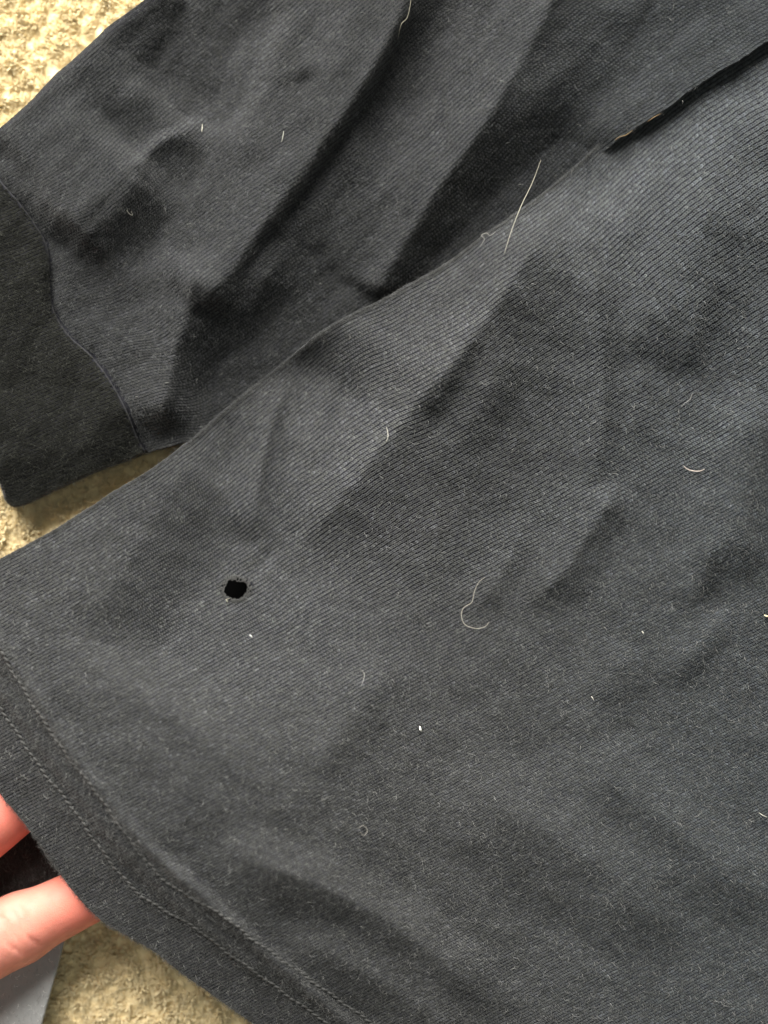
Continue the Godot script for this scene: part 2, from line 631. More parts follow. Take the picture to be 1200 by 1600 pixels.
func body_relief() -> Relief:
	var r := Relief.new(12.0)
	r.gain = 1.9
	# tension folds that fan down from the upper edge
	r.fold(line([V(905, 270), V(860, 345), V(800, 440), V(735, 535), V(655, 625), V(565, 740), V(450, 880)]), 4.2, 170, 230, 0.8, 0.22)
	r.fold(line([V(915, 360), V(932, 460), V(942, 570), V(942, 680), V(925, 770)]), 1.7, 75, 42, 0.75, 0.25)
	r.fold(line([V(1150, 230), V(1105, 340), V(1065, 450), V(1000, 590)]), 2.6, 150, 130, 0.3, 0.3)
	r.fold(line([V(985, 740), V(930, 815), V(885, 890), V(820, 950)]), 1.5, 90, 55, 0.85, 0.25)
	r.fold(line([V(1180, 600), V(1165, 720), V(1160, 820), V(1175, 920)]), 2.0, 110, 60, 0.3, 0.25)
	r.fold(line([V(1150, 950), V(1095, 1010), V(1040, 1070)]), 0.9, 50, 34, 0.3, 0.3)
	r.fold(line([V(800, 520), V(760, 620), V(690, 730)]), 0.9, 50, 60, 0.3, 0.3)
	r.fold(line([V(1010, 560), V(990, 640), V(1000, 720)]), 0.7, 50, 50, 0.3, 0.3)
	r.bump(V(1112, 942), -1.3, 15, 20)
	r.bump(V(950, 275), -1.2, 26, 34, 0.5)
	r.bump(V(1050, 300), -1.2, 34, 24, -0.6)
	r.fold(line([V(740, 380), V(830, 320), V(900, 268), V(960, 222), V(1030, 177), V(1100, 127), V(1150, 97), V(1200, 65), V(1300, 7), V(1450, -70)]), -3.4, 130, 230, 0.2, 0.28)
	for c in [[V(940, 300), V(925, 350), V(890, 420)], [V(1010, 250), V(985, 340), V(960, 420)], [V(1120, 420), V(1085, 520), V(1060, 600)], [V(1000, 480), V(985, 550), V(1005, 620)], [V(760, 470), V(700, 590), V(620, 690)], [V(540, 560), V(500, 650), V(480, 740)], [V(830, 800), V(790, 890), V(720, 980)], [V(1150, 820), V(1100, 880), V(1080, 960)]]:
		r.fold(line(c), 0.55, 55, 34, 0.7, 0.3)
	# it sinks away towards the left end and rounds over towards the hem
	r.fold(line([V(500, 500), V(440, 660), V(385, 833), V(290, 960), V(205, 1090)]), -4.2, 260, 320, 0.2, 0.15)
	r.fold(line([V(450, 590), V(415, 700), V(392, 850)]), 1.5, 60, 50, 0.8, 0.2)
	r.fold(line([V(325, 690), V(275, 755), V(222, 840), V(165, 930), V(120, 1000)]), 2.0, 150, 130, 0.35, 0.2)
	r.bump(V(300, 1190), 18.5, 330, 190, 0.82)
	# hem band, double cloth up to its two rows of stitches
	var row_a := line([V(-20, 985), V(50, 1075), V(97, 1153), V(167, 1247), V(233, 1327), V(320, 1403), V(397, 1473), V(480, 1545), V(580, 1630)])
	r.fold(row_a, 1.3, 70, 24, 0.6, 0.03)
	r.fold(row_a, 0.7, 15, 15, 0.3, 0.03)
	r.fold(line([V(-20, 1050), V(63, 1163), V(117, 1233), V(180, 1310), V(260, 1397), V(330, 1455), V(420, 1530)]), 0.6, 15, 15, 0.3, 0.05)
	# soft folds over the lower right
	r.fold(line([V(320, 1320), V(470, 1372), V(604, 1437), V(700, 1510), V(790, 1600)]), 2.6, 80, 64, 0.4, 0.25)
	r.fold(line([V(430, 1450), V(560, 1512), V(680, 1590), V(760, 1660)]), 2.0, 70, 60, 0.4, 0.25)
	r.fold(line([V(680, 1200), V(833, 1290), V(960, 1370), V(1080, 1480)]), 2.4, 120, 90, 0.3, 0.28)
	r.fold(line([V(860, 1140), V(980, 1236), V(1110, 1340), V(1220, 1450)]), 2.0, 100, 90, 0.3, 0.28)
	r.fold(line([V(620, 1010), V(560, 1110), V(470, 1220)]), 0.9, 80, 60, 0.3, 0.3)
	r.fold(line([V(1000, 1000), V(940, 1090), V(900, 1180)]), 0.8, 80, 70, 0.3, 0.3)
	# pucker beside the hole
	r.fold(line([V(432, 856), V(408, 884), V(384, 910)]), -0.5, 20, 16, 0.3, 0.25)
	r.ripple(noise_broad, 0.55, Vector2(1.0, 1.7), 0.7)
	r.ripple(noise_mid, 0.07, Vector2(1.0, 1.5), 0.9)
	r.soften(1)
	return r

func sleeve_relief() -> Relief:
	var r := Relief.new(6.5)
	r.gain = 2.1
	r.fold(line([V(260, -60), V(170, 60), V(80, 150), V(-10, 240)]), 2.0, 90, 150, 0.2, 0.1)
	r.fold(line([V(430, -40), V(366, 78), V(340, 150), V(316, 190), V(290, 225)]), -6.2, 250, 75, 0.7, 0.3)
	r.fold(line([V(335, 172), V(290, 204), V(250, 222), V(205, 268)]), 1.3, 18, 60, 0.7, 0.12)
	r.fold(line([V(215, 255), V(150, 330), V(85, 402)]), -0.6, 40, 20, 0.6, 0.12)
	r.fold(line([V(190, 190), V(125, 280), V(60, 360)]), 0.15, 130, 60, 0.3, 0.2)
	r.fold(line([V(232, 238), V(150, 323), V(92, 388)]), 4.2, 190, 110, 0.45, 0.25)
	r.fold(line([V(430, -20), V(452, 50), V(478, 130)]), 1.3, 75, 42, 0.5, 0.2)
	r.fold(line([V(335, 190), V(385, 212), V(425, 245), V(448, 290)]), 0.4, 40, 45, 0.4, 0.3)
	r.fold(line([V(560, -60), V(545, 30), V(520, 110), V(470, 200)]), 0.8, 60, 50, 0.3, 0.2)
	# the long fold that runs down the sleeve, steep on its right side
	r.fold(line([V(660, -60), V(625, 20), V(585, 100), V(480, 258), V(420, 338), V(362, 420), V(300, 490)]), 3.4, 170, 100, 0.9, 0.08)
	r.fold(line([V(675, -40), V(640, 35), V(600, 112), V(498, 270), V(438, 350), V(378, 432), V(320, 500)]), -0.9, 16, 34, 0.5, 0.35)
	r.fold(line([V(720, -40), V(655, 70), V(600, 160), V(540, 250)]), -1.2, 50, 70, 0.3, 0.2)
	r.fold(line([V(900, -80), V(845, 40), V(762, 185), V(682, 300), V(607, 425), V(580, 480)]), 3.4, 120, 130, 0.9, 0.06)
	r.fold(line([V(500, 370), V(512, 415), V(545, 470)]), -0.5, 45, 28, 0.6, 0.3)
	r.fold(line([V(312, 385), V(305, 425), V(293, 490), V(268, 575), V(250, 690)]), 3.0, 150, 90, 0.85, 0.2)
	r.fold(line([V(470, 380), V(400, 460), V(330, 560)]), 0.7, 60, 50, 0.3, 0.2)
	r.fold(line([V(1000, -80), V(930, 60), V(840, 170), V(760, 260)]), 0.8, 60, 80, 0.3, 0.25)
	# down into the gap beside the body
	r.gain = 1.0
	var gap := edge_line.slice(20, 74)
	r.fold(gap, -7.0, 150, 170, 0.6, 0.12)
	r.bump(V(90, 700), 0.5, 110, 80, -0.35)
	for i in r.h.size():
		r.h[i] = maxf(r.h[i], 2.8 + 0.25 * (r.h[i] - 2.8))
	r.fold(line([V(235, 705), V(150, 739), V(80, 771), V(20, 801), V(-60, 830)]), -2.5, 75, 60, 0.3, 0.0)
	# pucker along the seam
	r.fold(line([V(-45, 232), V(0, 285), V(55, 355), V(76, 400), V(80, 470), V(105, 520), V(142, 555), V(172, 595), V(197, 640), V(217, 690), V(235, 715)]), -1.3, 16, 22, 0.6, 0.0)
	# small crossing creases
	for c in [[V(600, 150), V(640, 210), V(650, 290), V(620, 360)], [V(470, 150), V(520, 190), V(590, 200)], [V(370, 290), V(420, 330), V(440, 380)], [V(150, 440), V(220, 430), V(300, 410)], [V(330, 560), V(390, 570), V(450, 540)], [V(700, 90), V(730, 170), V(725, 250)], [V(120, 500), V(180, 520), V(250, 570)], [V(240, 90), V(270, 150), V(265, 220)], [V(180, 120), V(240, 160), V(300, 165)], [V(400, 440), V(450, 450), V(500, 490)]]:
		r.fold(line(c), 0.62, 50, 34, 0.6, 0.3)
	# at the upper right it lies over the body
	r.fold(line([V(880, 285), V(960, 222), V(1030, 177), V(1100, 127), V(1150, 97), V(1200, 65), V(1300, 7), V(1450, -70)]), 3.0, 130, 90, 0.3, 0.3)
	# the cuff slopes down to the seam, and to the carpet along its lower edge
	r.bump(V(-60, 520), 3.0, 75, 200)
	r.ripple(noise_broad, 0.7, Vector2(1.0, 1.7), -0.9)
	r.ripple(noise_mid, 0.16, Vector2(0.6, 1.3), -0.9)
	r.soften(1)
	return r

func make_sweatshirt() -> void:
	var shirt := Node3D.new()
	shirt.name = "sweatshirt"
	shirt.position = Vector3.ZERO
	add_child(shirt)
	tag(shirt, "worn black knitted sweatshirt with a small hole, lying creased on the carpet", "sweatshirt")
	var sheet_cloth := cloth_material(Color.WHITE, 0.15)
	var yarn := cloth_material(Color.WHITE, 0.4)
	var fluff := cloth_material(Color.WHITE, 0.4)
	var dull := cloth_material(Color.WHITE, 0.12)

	edge_line = line([V(-150, 960), V(0, 874), V(90, 825), V(175, 770), V(240, 730), V(300, 685), V(340, 650), V(400, 600), V(450, 560), V(500, 520), V(550, 490), V(600, 466), V(665, 430), V(705, 406), V(745, 375), V(800, 337), V(840, 308), V(890, 266), V(945, 215), V(1012, 155), V(1082, 100), V(1132, 68), V(1182, 36), V(1282, -22), V(1432, -107)])
	body = Patch.new()
	body.kind = 0
	body.corner = V(-150, 960)
	body.a = Path2.new(edge_line)
	body.b = Path2.new(line([V(-150, 960), V(-112, 1060), V(-60, 1150), V(0, 1240), V(20, 1264), V(52, 1305), V(70, 1333), V(97, 1370), V(123, 1403), V(157, 1437), V(200, 1463), V(243, 1488), V(283, 1520), V(333, 1555), V(393, 1598), V(470, 1652), V(560, 1722), V(700, 1840), V(900, 1990)]))
	body.relief = body_relief()
	# the ragged hole, low on the panel
	var hole_at := V(369, 920)
	for k in 72:
		var t := TAU * k / 72.0
		var e := 20.0 * 16.5 / sqrt(pow(16.5 * cos(t), 2.0) + pow(20.0 * sin(t), 2.0))
		hole_shape.append(e + 1.9 * noise_fine.get_noise_2d(cos(t) * 40.0, sin(t) * 40.0) + 0.7 * sin(3.0 * t + 1.0) + rng.randf_range(-0.6, 0.6))
	var best := Vector2.ZERO
	var near := 1e9
	for i in range(400, 700, 2):
		for j in range(40, 400, 2):
			var d := body.place(i, j).distance_to(hole_at)
			if d < near:
				near = d
				best = V(i, j)
	var hole := {"at": hole_at, "uv": best, "reach": 34.0}

	# the layer that lies under the body
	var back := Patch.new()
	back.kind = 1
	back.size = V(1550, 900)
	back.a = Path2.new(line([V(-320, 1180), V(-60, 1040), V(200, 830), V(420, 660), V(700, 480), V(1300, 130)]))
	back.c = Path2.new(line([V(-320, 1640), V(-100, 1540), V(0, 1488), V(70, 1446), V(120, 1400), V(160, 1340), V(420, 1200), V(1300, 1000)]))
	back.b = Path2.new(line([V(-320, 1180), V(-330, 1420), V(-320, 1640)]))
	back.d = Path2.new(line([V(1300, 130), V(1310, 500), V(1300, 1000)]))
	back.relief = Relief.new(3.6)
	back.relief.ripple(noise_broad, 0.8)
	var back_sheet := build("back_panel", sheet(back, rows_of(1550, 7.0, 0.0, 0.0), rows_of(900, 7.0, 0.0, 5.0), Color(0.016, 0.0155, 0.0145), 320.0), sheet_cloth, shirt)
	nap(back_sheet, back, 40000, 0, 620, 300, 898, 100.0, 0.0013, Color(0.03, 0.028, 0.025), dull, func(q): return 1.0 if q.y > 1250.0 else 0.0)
	var under := Patch.new()  # same layer as the back panel; its brighter light is painted in grey
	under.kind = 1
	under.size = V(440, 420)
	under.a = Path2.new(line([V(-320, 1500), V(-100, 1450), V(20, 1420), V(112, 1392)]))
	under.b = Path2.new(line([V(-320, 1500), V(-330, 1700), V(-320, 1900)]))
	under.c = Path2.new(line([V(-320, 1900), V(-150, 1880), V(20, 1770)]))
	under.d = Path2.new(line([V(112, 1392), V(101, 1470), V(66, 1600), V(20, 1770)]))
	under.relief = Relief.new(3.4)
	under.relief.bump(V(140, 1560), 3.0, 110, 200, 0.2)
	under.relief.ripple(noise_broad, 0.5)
	var under_sheet := build("lit_under_layer", sheet(under, rows_of(440, 5.0, 0.0, 5.0), rows_of(420, 5.0, 0.0, 0.0), Color(0.27, 0.272, 0.27), 320.0), sheet_cloth, shirt)
	tag(under_sheet, "under layer showing below the fingers, its bright light painted in as pale grey")
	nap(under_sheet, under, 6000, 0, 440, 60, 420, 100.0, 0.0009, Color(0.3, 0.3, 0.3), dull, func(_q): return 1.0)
	var inner := Patch.new()  # near-black sheet added under the hole to paint in its shade
	inner.kind = 1
	inner.size = V(260, 170)
	inner.a = Path2.new(line([V(230, 900), V(340, 830), V(450, 770)]))
	inner.b = Path2.new(line([V(230, 900), V(260, 980), V(300, 1060)]))
	inner.c = Path2.new(line([V(300, 1060), V(420, 1000), V(530, 930)]))
	inner.d = Path2.new(line([V(450, 770), V(490, 850), V(530, 930)]))
	inner.relief = Relief.new(6.0)
	inner.relief.ripple(noise_broad, 0.3)
	build("hole_shade_sheet", sheet(inner, rows_of(260, 7.0, 0.0, 0.0), rows_of(170, 7.0, 0.0, 0.0), Color(0.012, 0.012, 0.012), 200.0), sheet_cloth, shirt)

	# sleeve and cuff
	var relief := sleeve_relief()
	var seam := Path2.new(line([V(-45, 232), V(0, 285), V(30, 320), V(55, 355), V(74, 395), V(77, 472), V(101, 520), V(140, 555), V(170, 595), V(195, 640), V(215, 690), V(229, 709)]))
	sleeve = Patch.new()
	sleeve.kind = 1
	sleeve.size = V(1150, 640)
	sleeve.a = Path2.new(line([V(-45, 232), V(0, 200), V(50, 156), V(85, 118), V(125, 84), V(170, 41), V(225, 0), V(330, -85), V(620, -330)]))
	sleeve.b = seam
	sleeve.c = Path2.new(line([V(229, 709), V(262, 700), V(300, 690), V(350, 686), V(420, 640), V(560, 545), V(700, 455), V(800, 380), V(860, 320), V(910, 272), V(960, 225), V(1030, 179), V(1100, 129), V(1150, 99), V(1200, 67), V(1300, 9)]))
	sleeve.d = Path2.new(line([V(620, -330), V(960, -160), V(1300, 9)]))
	sleeve.relief = relief
	var sleeve_sheet := build("sleeve", sheet(sleeve, rows_of(1150, 4.0, 0.0, 0.0), rows_of(640, 4.0, 17.0, 6.0, 7.5), Color(0.015, 0.015, 0.016), 260.0), sheet_cloth, shirt)
	knit(sleeve_sheet, sleeve, 4.8, 5.2, 6, 1140, 2, 638, 110.0, Color(0.0275, 0.0284, 0.0284), yarn)
	nap(sleeve_sheet, sleeve, 60000, 2, 1140, 1, 639, 90.0, 0.0010, Color(0.029, 0.03, 0.03), fluff, func(q): return 0.9 - 0.5 * smoothstep(500.0, 900.0, q.x))
	cuff = Patch.new()
	cuff.kind = 1
	cuff.size = V(240, 560)
	cuff.a = Path2.new(line([V(-42, 231), V(-150, 280), V(-270, 330)]))
	cuff.b = Path2.new(line([V(-42, 231), V(4, 285), V(34, 320), V(59, 355), V(77, 395), V(81, 472), V(105, 520), V(143, 555), V(173, 595), V(198, 640), V(218, 690), V(231, 708)]))
	cuff.c = Path2.new(line([V(231, 708), V(205, 719), V(150, 739), V(80, 771), V(42, 789), V(22, 793)]))
	cuff.d = Path2.new(line([V(-270, 330), V(-130, 520), V(-40, 680), V(-1, 757), V(8, 782), V(22, 793)]))
	cuff.relief = Relief.new(0.0)
	for i in relief.h.size():
		cuff.relief.h[i] = relief.h[i] + 1.4
	var cuff_sheet := build("cuff", sheet(cuff, rows_of(240, 4.0, 3.0, 13.0, 7.5), rows_of(560, 4.0, 15.0, 13.0, 7.5), Color(0.015, 0.015, 0.016), 260.0), sheet_cloth, shirt)
	knit(cuff_sheet, cuff, 5.0, 5.2, 3, 238, 2, 558, 80.0, Color(0.0125, 0.0128, 0.0105), dull)
	nap(cuff_sheet, cuff, 16000, 2, 238, 1, 559, 80.0, 0.0010, Color(0.015, 0.0154, 0.0128), dull, func(_q): return 1.0)

	# front panel
	var front := build("front_panel", sheet(body, rows_of(1900, 4.0, 5.0, 0.0), rows_of(1560, 4.0, 3.2, 0.0), Color(0.015, 0.015, 0.016), 200.0, hole), sheet_cloth, shirt)
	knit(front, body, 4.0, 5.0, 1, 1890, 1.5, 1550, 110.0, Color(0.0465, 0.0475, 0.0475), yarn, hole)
	nap(front, body, 165000, 1, 1800, 0.5, 1500, 60.0, 0.0011, Color(0.053, 0.0525, 0.05), fluff, func(q): return clampf(0.3 + 0.7 * smoothstep(500.0, 1000.0, q.x * 0.75 + q.y * 0.55 - 250.0) + 0.2 * smoothstep(420.0, 180.0, q.x) + 0.3 * noise_fade.get_noise_2d(q.x, q.y), 0.15, 1.0), hole)
	for strip in [[0.5, 1800.0, 0.0, 4.0, 8000], [0.0, 4.0, 0.5, 1300.0, 7000]]:
		nap(front, body, strip[4], strip[0], strip[1], strip[2], strip[3], 60.0, 0.0008, Color(0.036, 0.036, 0.034), fluff, func(_q): return 1.0, {}, 1.3)
	# two rows of cover stitch above the hem
	for row in 2:
		var st := new_tool()
		var u: float = [121.0, 76.0][row]
		var v := 20.0
		while v < 1400.0:
			var pts := PackedVector3Array()
			var rad := PackedFloat32Array()
			for i in 5:
				var t := i / 4.0
				pts.append(patch_point(body, u + 1.2 * sin(v * 0.11) + (t - 0.5) * 3.0, v + t * 11.0, 0.00012 + 0.0004 * sin(PI * t)))
				rad.append(0.00026 * (0.6 + 0.4 * sin(PI * t)))
			tube(st, pts, rad, 5)
			v += 10.5
		var thread := cloth_material(Color(0.066, 0.066, 0.064), 0.5)
		var s := build("hem_stitching", finish(st), thread, front)
		tag(s, "", "", "", "stuff")
	nap(front, body, 6000, 66.0, 130.0, 0.5, 1300.0, 60.0, 0.0011, Color(0.052, 0.052, 0.05), fluff, func(_q): return 1.0, {}, 0.9)
	# broken yarn ends round the hole
	var dark_yarn := cloth_material(Color(0.05, 0.05, 0.048), 0.3)
	for k in 40:
		var ang := TAU * (k + rng.randf_range(-0.6, 0.6)) / 40.0
		var r := hole_radius(ang)
		var st := new_tool()
		var pts := PackedVector3Array()
		var rad := PackedFloat32Array()
		var reach := rng.randf_range(-1.0, 2.5) + (3.0 if rng.randf() < 0.2 else 0.0)
		var swing := rng.randf_range(0.12, 0.35)
		for i in 7:
			var t := i / 6.0
			var q := hole_at + Vector2.from_angle(ang + swing * (t - 0.5) * 2.0) * (r + 5.0 - (reach + 5.0) * sin(PI * t))
			pts.append(spot(q, body.relief.at(hole_at + (q - hole_at).normalized() * maxf(r, (q - hole_at).length())) + 0.0001 + 0.0001 * sin(PI * t)))
			rad.append(0.00012)
		tube(st, pts, rad, 5)
		build("frayed_yarn", finish(st), dark_yarn, front)

# ------------------------------------------------------------------ hand
var bones := []
func bone(a: Vector3, b: Vector3, ra: float, rb: float) -> void:
	bones.append([a, b, ra, rb])

func body_field(p: Vector3) -> float:
	var d := 1.0
	for k in bones:
		var a: Vector3 = k[0]
		var ab: Vector3 = k[1] - a
		var t := clampf((p - a).dot(ab) / ab.length_squared(), 0.0, 1.0)
		var e := p.distance_to(a + ab * t) - lerpf(k[2], k[3], t)
		var w := 0.0035
		var f := clampf(0.5 + 0.5 * (d - e) / w, 0.0, 1.0)
		d = lerpf(d, e, f) - w * f * (1.0 - f)
	return d

func make_hand() -> void:
	# joints: [tracing place, height in millimetres]
	var j := func(x: float, y: float, h: float) -> Vector3: return spot(V(x, y), h * 0.001)
	var mm := 0.001
	var chains := [
		# index, middle, ring, little: base, middle joint, end joint, tip, and radii
		[[-430, 1560, 9], [-205, 1440, 12], [-75, 1338, 9], [58, 1236, 8.5], [9.6, 8.4, 7.7, 6.4]],
		[[-400, 1668, 9], [-126, 1526, 12], [28, 1452, 9.0], [182, 1376, 9.5], [10.0, 8.6, 7.75, 6.4]],
		[[-390, 1785, 10], [-180, 1742, 27], [-215, 1718, 45], [-330, 1722, 49], [9.4, 8.2, 7.4, 6.2]],
		[[-410, 1890, 10], [-250, 1880, 23], [-270, 1850, 39], [-360, 1840, 43], [8.2, 7.0, 6.4, 5.5]],
	]
	var wrist: Vector3 = j.call(-930, 1850, 14)
	for c in chains:
		var p := []
		for i in 4:
			p.append(j.call(c[i][0], c[i][1], c[i][2]))
		var r: Array = c[4]
		bone(wrist.lerp(p[0], 0.1), p[0], 13.0 * mm, (r[0] + 2.4) * mm)
		bone(p[0], p[1], r[0] * mm, r[1] * mm)
		bone(p[1], p[2], r[1] * 0.97 * mm, r[2] * mm)
		bone(p[2], p[3], r[2] * 0.985 * mm, r[3] * mm)
		# pads between the joints
		bone(p[1].lerp(p[2], 0.35) + Vector3(0, 1.2 * mm, 0), p[1].lerp(p[2], 0.65) + Vector3(0, 1.2 * mm, 0), r[2] * 0.97 * mm, r[2] * 0.97 * mm)
	# thumb: over the hem from above, out to the left
	var t0: Vector3 = j.call(-820, 1680, 17)
	var t1: Vector3 = j.call(-600, 1440, 28)
	var t2: Vector3 = j.call(-360, 1310, 33)
	var t3: Vector3 = j.call(-190, 1235, 30)
	bone(t0, t1, 15 * mm, 12 * mm)
	bone(t1, t2, 10.5 * mm, 9.2 * mm)
	bone(t2, t3, 9.4 * mm, 7.6 * mm)
	bone(wrist, j.call(-1350, 1990, 22), 21 * mm, 25 * mm)
	bone(wrist + Vector3(0, 0, -0.012), j.call(-1350, 1930, 22), 19 * mm, 24 * mm)

	var lo := Vector3(1, 1, 1)
	var hi := -lo
	for k in bones:
		for e in [[k[0], k[2]], [k[1], k[3]]]:
			lo = lo.min(e[0] - Vector3.ONE * (e[1] + 0.004))
			hi = hi.max(e[0] + Vector3.ONE * (e[1] + 0.004))
	var cell := 0.0014
	var n := Vector3i(((hi - lo) / cell).ceil()) + Vector3i.ONE
	# sample only the blocks that the surface can cross
	var value := PackedFloat32Array()
	value.resize(n.x * n.y * n.z)
	value.fill(9.0)
	var block := 6
	for bz in range(0, n.z, block):
		for by in range(0, n.y, block):
			for bx in range(0, n.x, block):
				var mid := lo + Vector3(bx + block * 0.5, by + block * 0.5, bz + block * 0.5) * cell
				var d := body_field(mid)
				if absf(d) > cell * block * 1.05 + 0.003:
					if d < 0.0:
						for z in range(bz, mini(bz + block, n.z)):
							for y in range(by, mini(by + block, n.y)):
								for x in range(bx, mini(bx + block, n.x)):
									value[(z * n.y + y) * n.x + x] = -9.0
					continue
				for z in range(bz, mini(bz + block, n.z)):
					for y in range(by, mini(by + block, n.y)):
						for x in range(bx, mini(bx + block, n.x)):
							value[(z * n.y + y) * n.x + x] = hand_field(lo + Vector3(x, y, z) * cell)
	# surface nets
	var at := {}
	var pos := PackedVector3Array()
	var idx := PackedInt32Array()
	var corners := [Vector3i(0, 0, 0), Vector3i(1, 0, 0), Vector3i(0, 1, 0), Vector3i(1, 1, 0), Vector3i(0, 0, 1), Vector3i(1, 0, 1), Vector3i(0, 1, 1), Vector3i(1, 1, 1)]
	var edges := [[0, 1], [2, 3], [4, 5], [6, 7], [0, 2], [1, 3], [4, 6], [5, 7], [0, 4], [1, 5], [2, 6], [3, 7]]
	var off := PackedInt32Array()
	for c in corners:
		off.append((c.z * n.y + c.y) * n.x + c.x)
	for z in n.z - 1:
		for y in n.y - 1:
			for x in n.x - 1:
				var b := (z * n.y + y) * n.x + x
				var inside := 0
				for k in 8:
					if value[b + off[k]] < 0.0:
						inside += 1
				if inside == 0 or inside == 8:
					continue
				var sum := Vector3.ZERO
				var count := 0
				for e in edges:
					var va: float = value[b + off[e[0]]]
					var vb: float = value[b + off[e[1]]]
					if (va < 0.0) != (vb < 0.0):
						sum += Vector3(corners[e[0]]).lerp(Vector3(corners[e[1]]), va / (va - vb))
						count += 1
				at[b] = pos.size()
				pos.append(lo + (Vector3(x, y, z) + sum / count) * cell)
	var step := [1, n.x, n.x * n.y]
	for b in at.keys():
		for axis in 3:
			var s: int = step[axis]
			var p: int = step[(axis + 1) % 3]
			var q: int = step[(axis + 2) % 3]
			var here: bool = value[b] < 0.0
			if here == (value[b + s] < 0.0) or not (at.has(b - p) and at.has(b - q) and at.has(b - p - q)):
				continue
			var quad := [at[b], at[b - p], at[b - p - q], at[b - q]]
			if here:
				idx.append_array([quad[0], quad[2], quad[1], quad[0], quad[3], quad[2]])
			else:
				idx.append_array([quad[0], quad[1], quad[2], quad[0], quad[2], quad[3]])
	var normal := PackedVector3Array()
	var tint := PackedColorArray()
	var tips := [j.call(58, 1236, 8.5), j.call(182, 1376, 9.5)]
	for v in pos:
		var e := 0.0006
		normal.append(Vector3(hand_field(v + Vector3(e, 0, 0)) - hand_field(v - Vector3(e, 0, 0)), hand_field(v + Vector3(0, e, 0)) - hand_field(v - Vector3(0, e, 0)), hand_field(v + Vector3(0, 0, e)) - hand_field(v - Vector3(0, 0, e))).normalized())
		# skin is redder towards the fingertips
		var red := 0.0
		for t in tips:
			red = maxf(red, exp(-pow(v.distance_to(t) / 0.017, 2.0)))
		var mottle := 1.0 + 0.12 * noise_mid.get_noise_3d(v.x * 12000.0, v.y * 12000.0, v.z * 12000.0)
		tint.append(Color(0.60 * mottle, lerpf(0.24, 0.14, red) * mottle, lerpf(0.178, 0.10, red) * mottle))
	var arr := []
	arr.resize(Mesh.ARRAY_MAX)
	arr[Mesh.ARRAY_VERTEX] = pos
	arr[Mesh.ARRAY_NORMAL] = normal
	arr[Mesh.ARRAY_COLOR] = tint
	arr[Mesh.ARRAY_INDEX] = idx
	var mesh := ArrayMesh.new()
	mesh.add_surface_from_arrays(Mesh.PRIMITIVE_TRIANGLES, arr)
	var skin := StandardMaterial3D.new()
	skin.vertex_color_use_as_albedo = true
	skin.roughness = 0.55
	skin.metallic_specular = 0.4
	skin.subsurf_scatter_enabled = true
	skin.subsurf_scatter_strength = 0.12
	var pores := NoiseTexture2D.new()
	pores.width = 512
	pores.height = 512
	pores.seamless = true
	var cells := FastNoiseLite.new()
	cells.noise_type = FastNoiseLite.TYPE_CELLULAR
	cells.frequency = 0.06
	cells.seed = 4
	pores.noise = cells
	pores.as_normal_map = true
	pores.bump_strength = 3.0
	skin.normal_enabled = true
	skin.normal_texture = pores
	skin.normal_scale = 0.9
	skin.uv1_triplanar = true
	skin.uv1_scale = Vector3.ONE * 90.0
	var o := build("hand", mesh, skin)
	tag(o, "hand reaching in from the left, two fingertips tucked under the hem", "hand")

# the hand's surface with its joint creases
var creases := []
func hand_field(p: Vector3) -> float:
	if creases.is_empty():
		for c in [[V(28, 1452), V(0.9, -0.44)], [V(38, 1447), V(0.9, -0.44)], [V(14, 1460), V(0.85, -0.52)], [V(-75, 1338), V(0.79, -0.61)], [V(-126, 1526), V(0.9, -0.44)], [V(-116, 1522), V(0.9, -0.44)], [V(-205, 1440), V(0.8, -0.6)]]:
			creases.append([spot(c[0], 0.0165), Vector3(c[1].x, 0, c[1].y).normalized()])
	var d := body_field(p)
	if absf(d) < 0.004:
		for c in creases:
			var q: Vector3 = p - c[0]
			if q.length_squared() < 0.00012 and q.y > -0.004:
				var along: float = q.dot(c[1]) + 0.0006 * sin(q.z * 900.0)
				d += 0.00045 * exp(-pow(along / 0.0009, 2.0)) * smoothstep(-0.004, 0.0, q.y)
	return d

# ------------------------------------------------------------------ lint
func cloth_top(q: Vector2) -> float:
	# the cloth that lies uppermost at a place: the body below its upper edge, the sleeve above it
	var e := Path2.new(edge_line)
	var near := 1e9
	var side := 0.0
	for i in edge_line.size() - 1:
		var c := Geometry2D.get_closest_point_to_segment(q, edge_line[i], edge_line[i + 1])
		var d := q.distance_to(c)
		if d < near:
			near = d
			side = (edge_line[i + 1] - edge_line[i]).cross(q - c)
	if near < 45.0 and q.x > 700.0:
		return maxf(body.relief.at(q), sleeve.relief.at(q))
	return body.relief.at(q) if side > 0.0 else sleeve.relief.at(q)

func strand(called: String, label: String, category: String, pts: Array, lifts: Array, radius: float, tone: Color, group := "") -> void:
	var path := smooth_line(pts, 6)
	var st := new_tool()
	var p3 := PackedVector3Array()
	var rad := PackedFloat32Array()
	for i in path.size():
		var t := float(i) / (path.size() - 1)
		var f := t * (lifts.size() - 1)
		var k := mini(int(f), lifts.size() - 2)
		var lift := lerpf(lifts[k], lifts[k + 1], f - k) * 0.001
		p3.append(spot(path[i], cloth_top(path[i]) + 0.0004 + lift))
		rad.append(radius * 0.00075 * (1.0 - 0.5 * absf(2.0 * t - 1.0)))
	# stand the thing at its own middle
	var mid := p3[p3.size() / 2]
	for i in p3.size():
		p3[i] -= mid
	tube(st, p3, rad, 5)
	var m := StandardMaterial3D.new()
	m.albedo_color = (tone * 0.85).linear_to_srgb()
	m.roughness = 0.6
	m.backlight_enabled = true
	m.backlight = Color(0.3, 0.3, 0.3)
	var o := build(called, finish(st), m)
	o.position = mid
	tag(o, label, category, group)

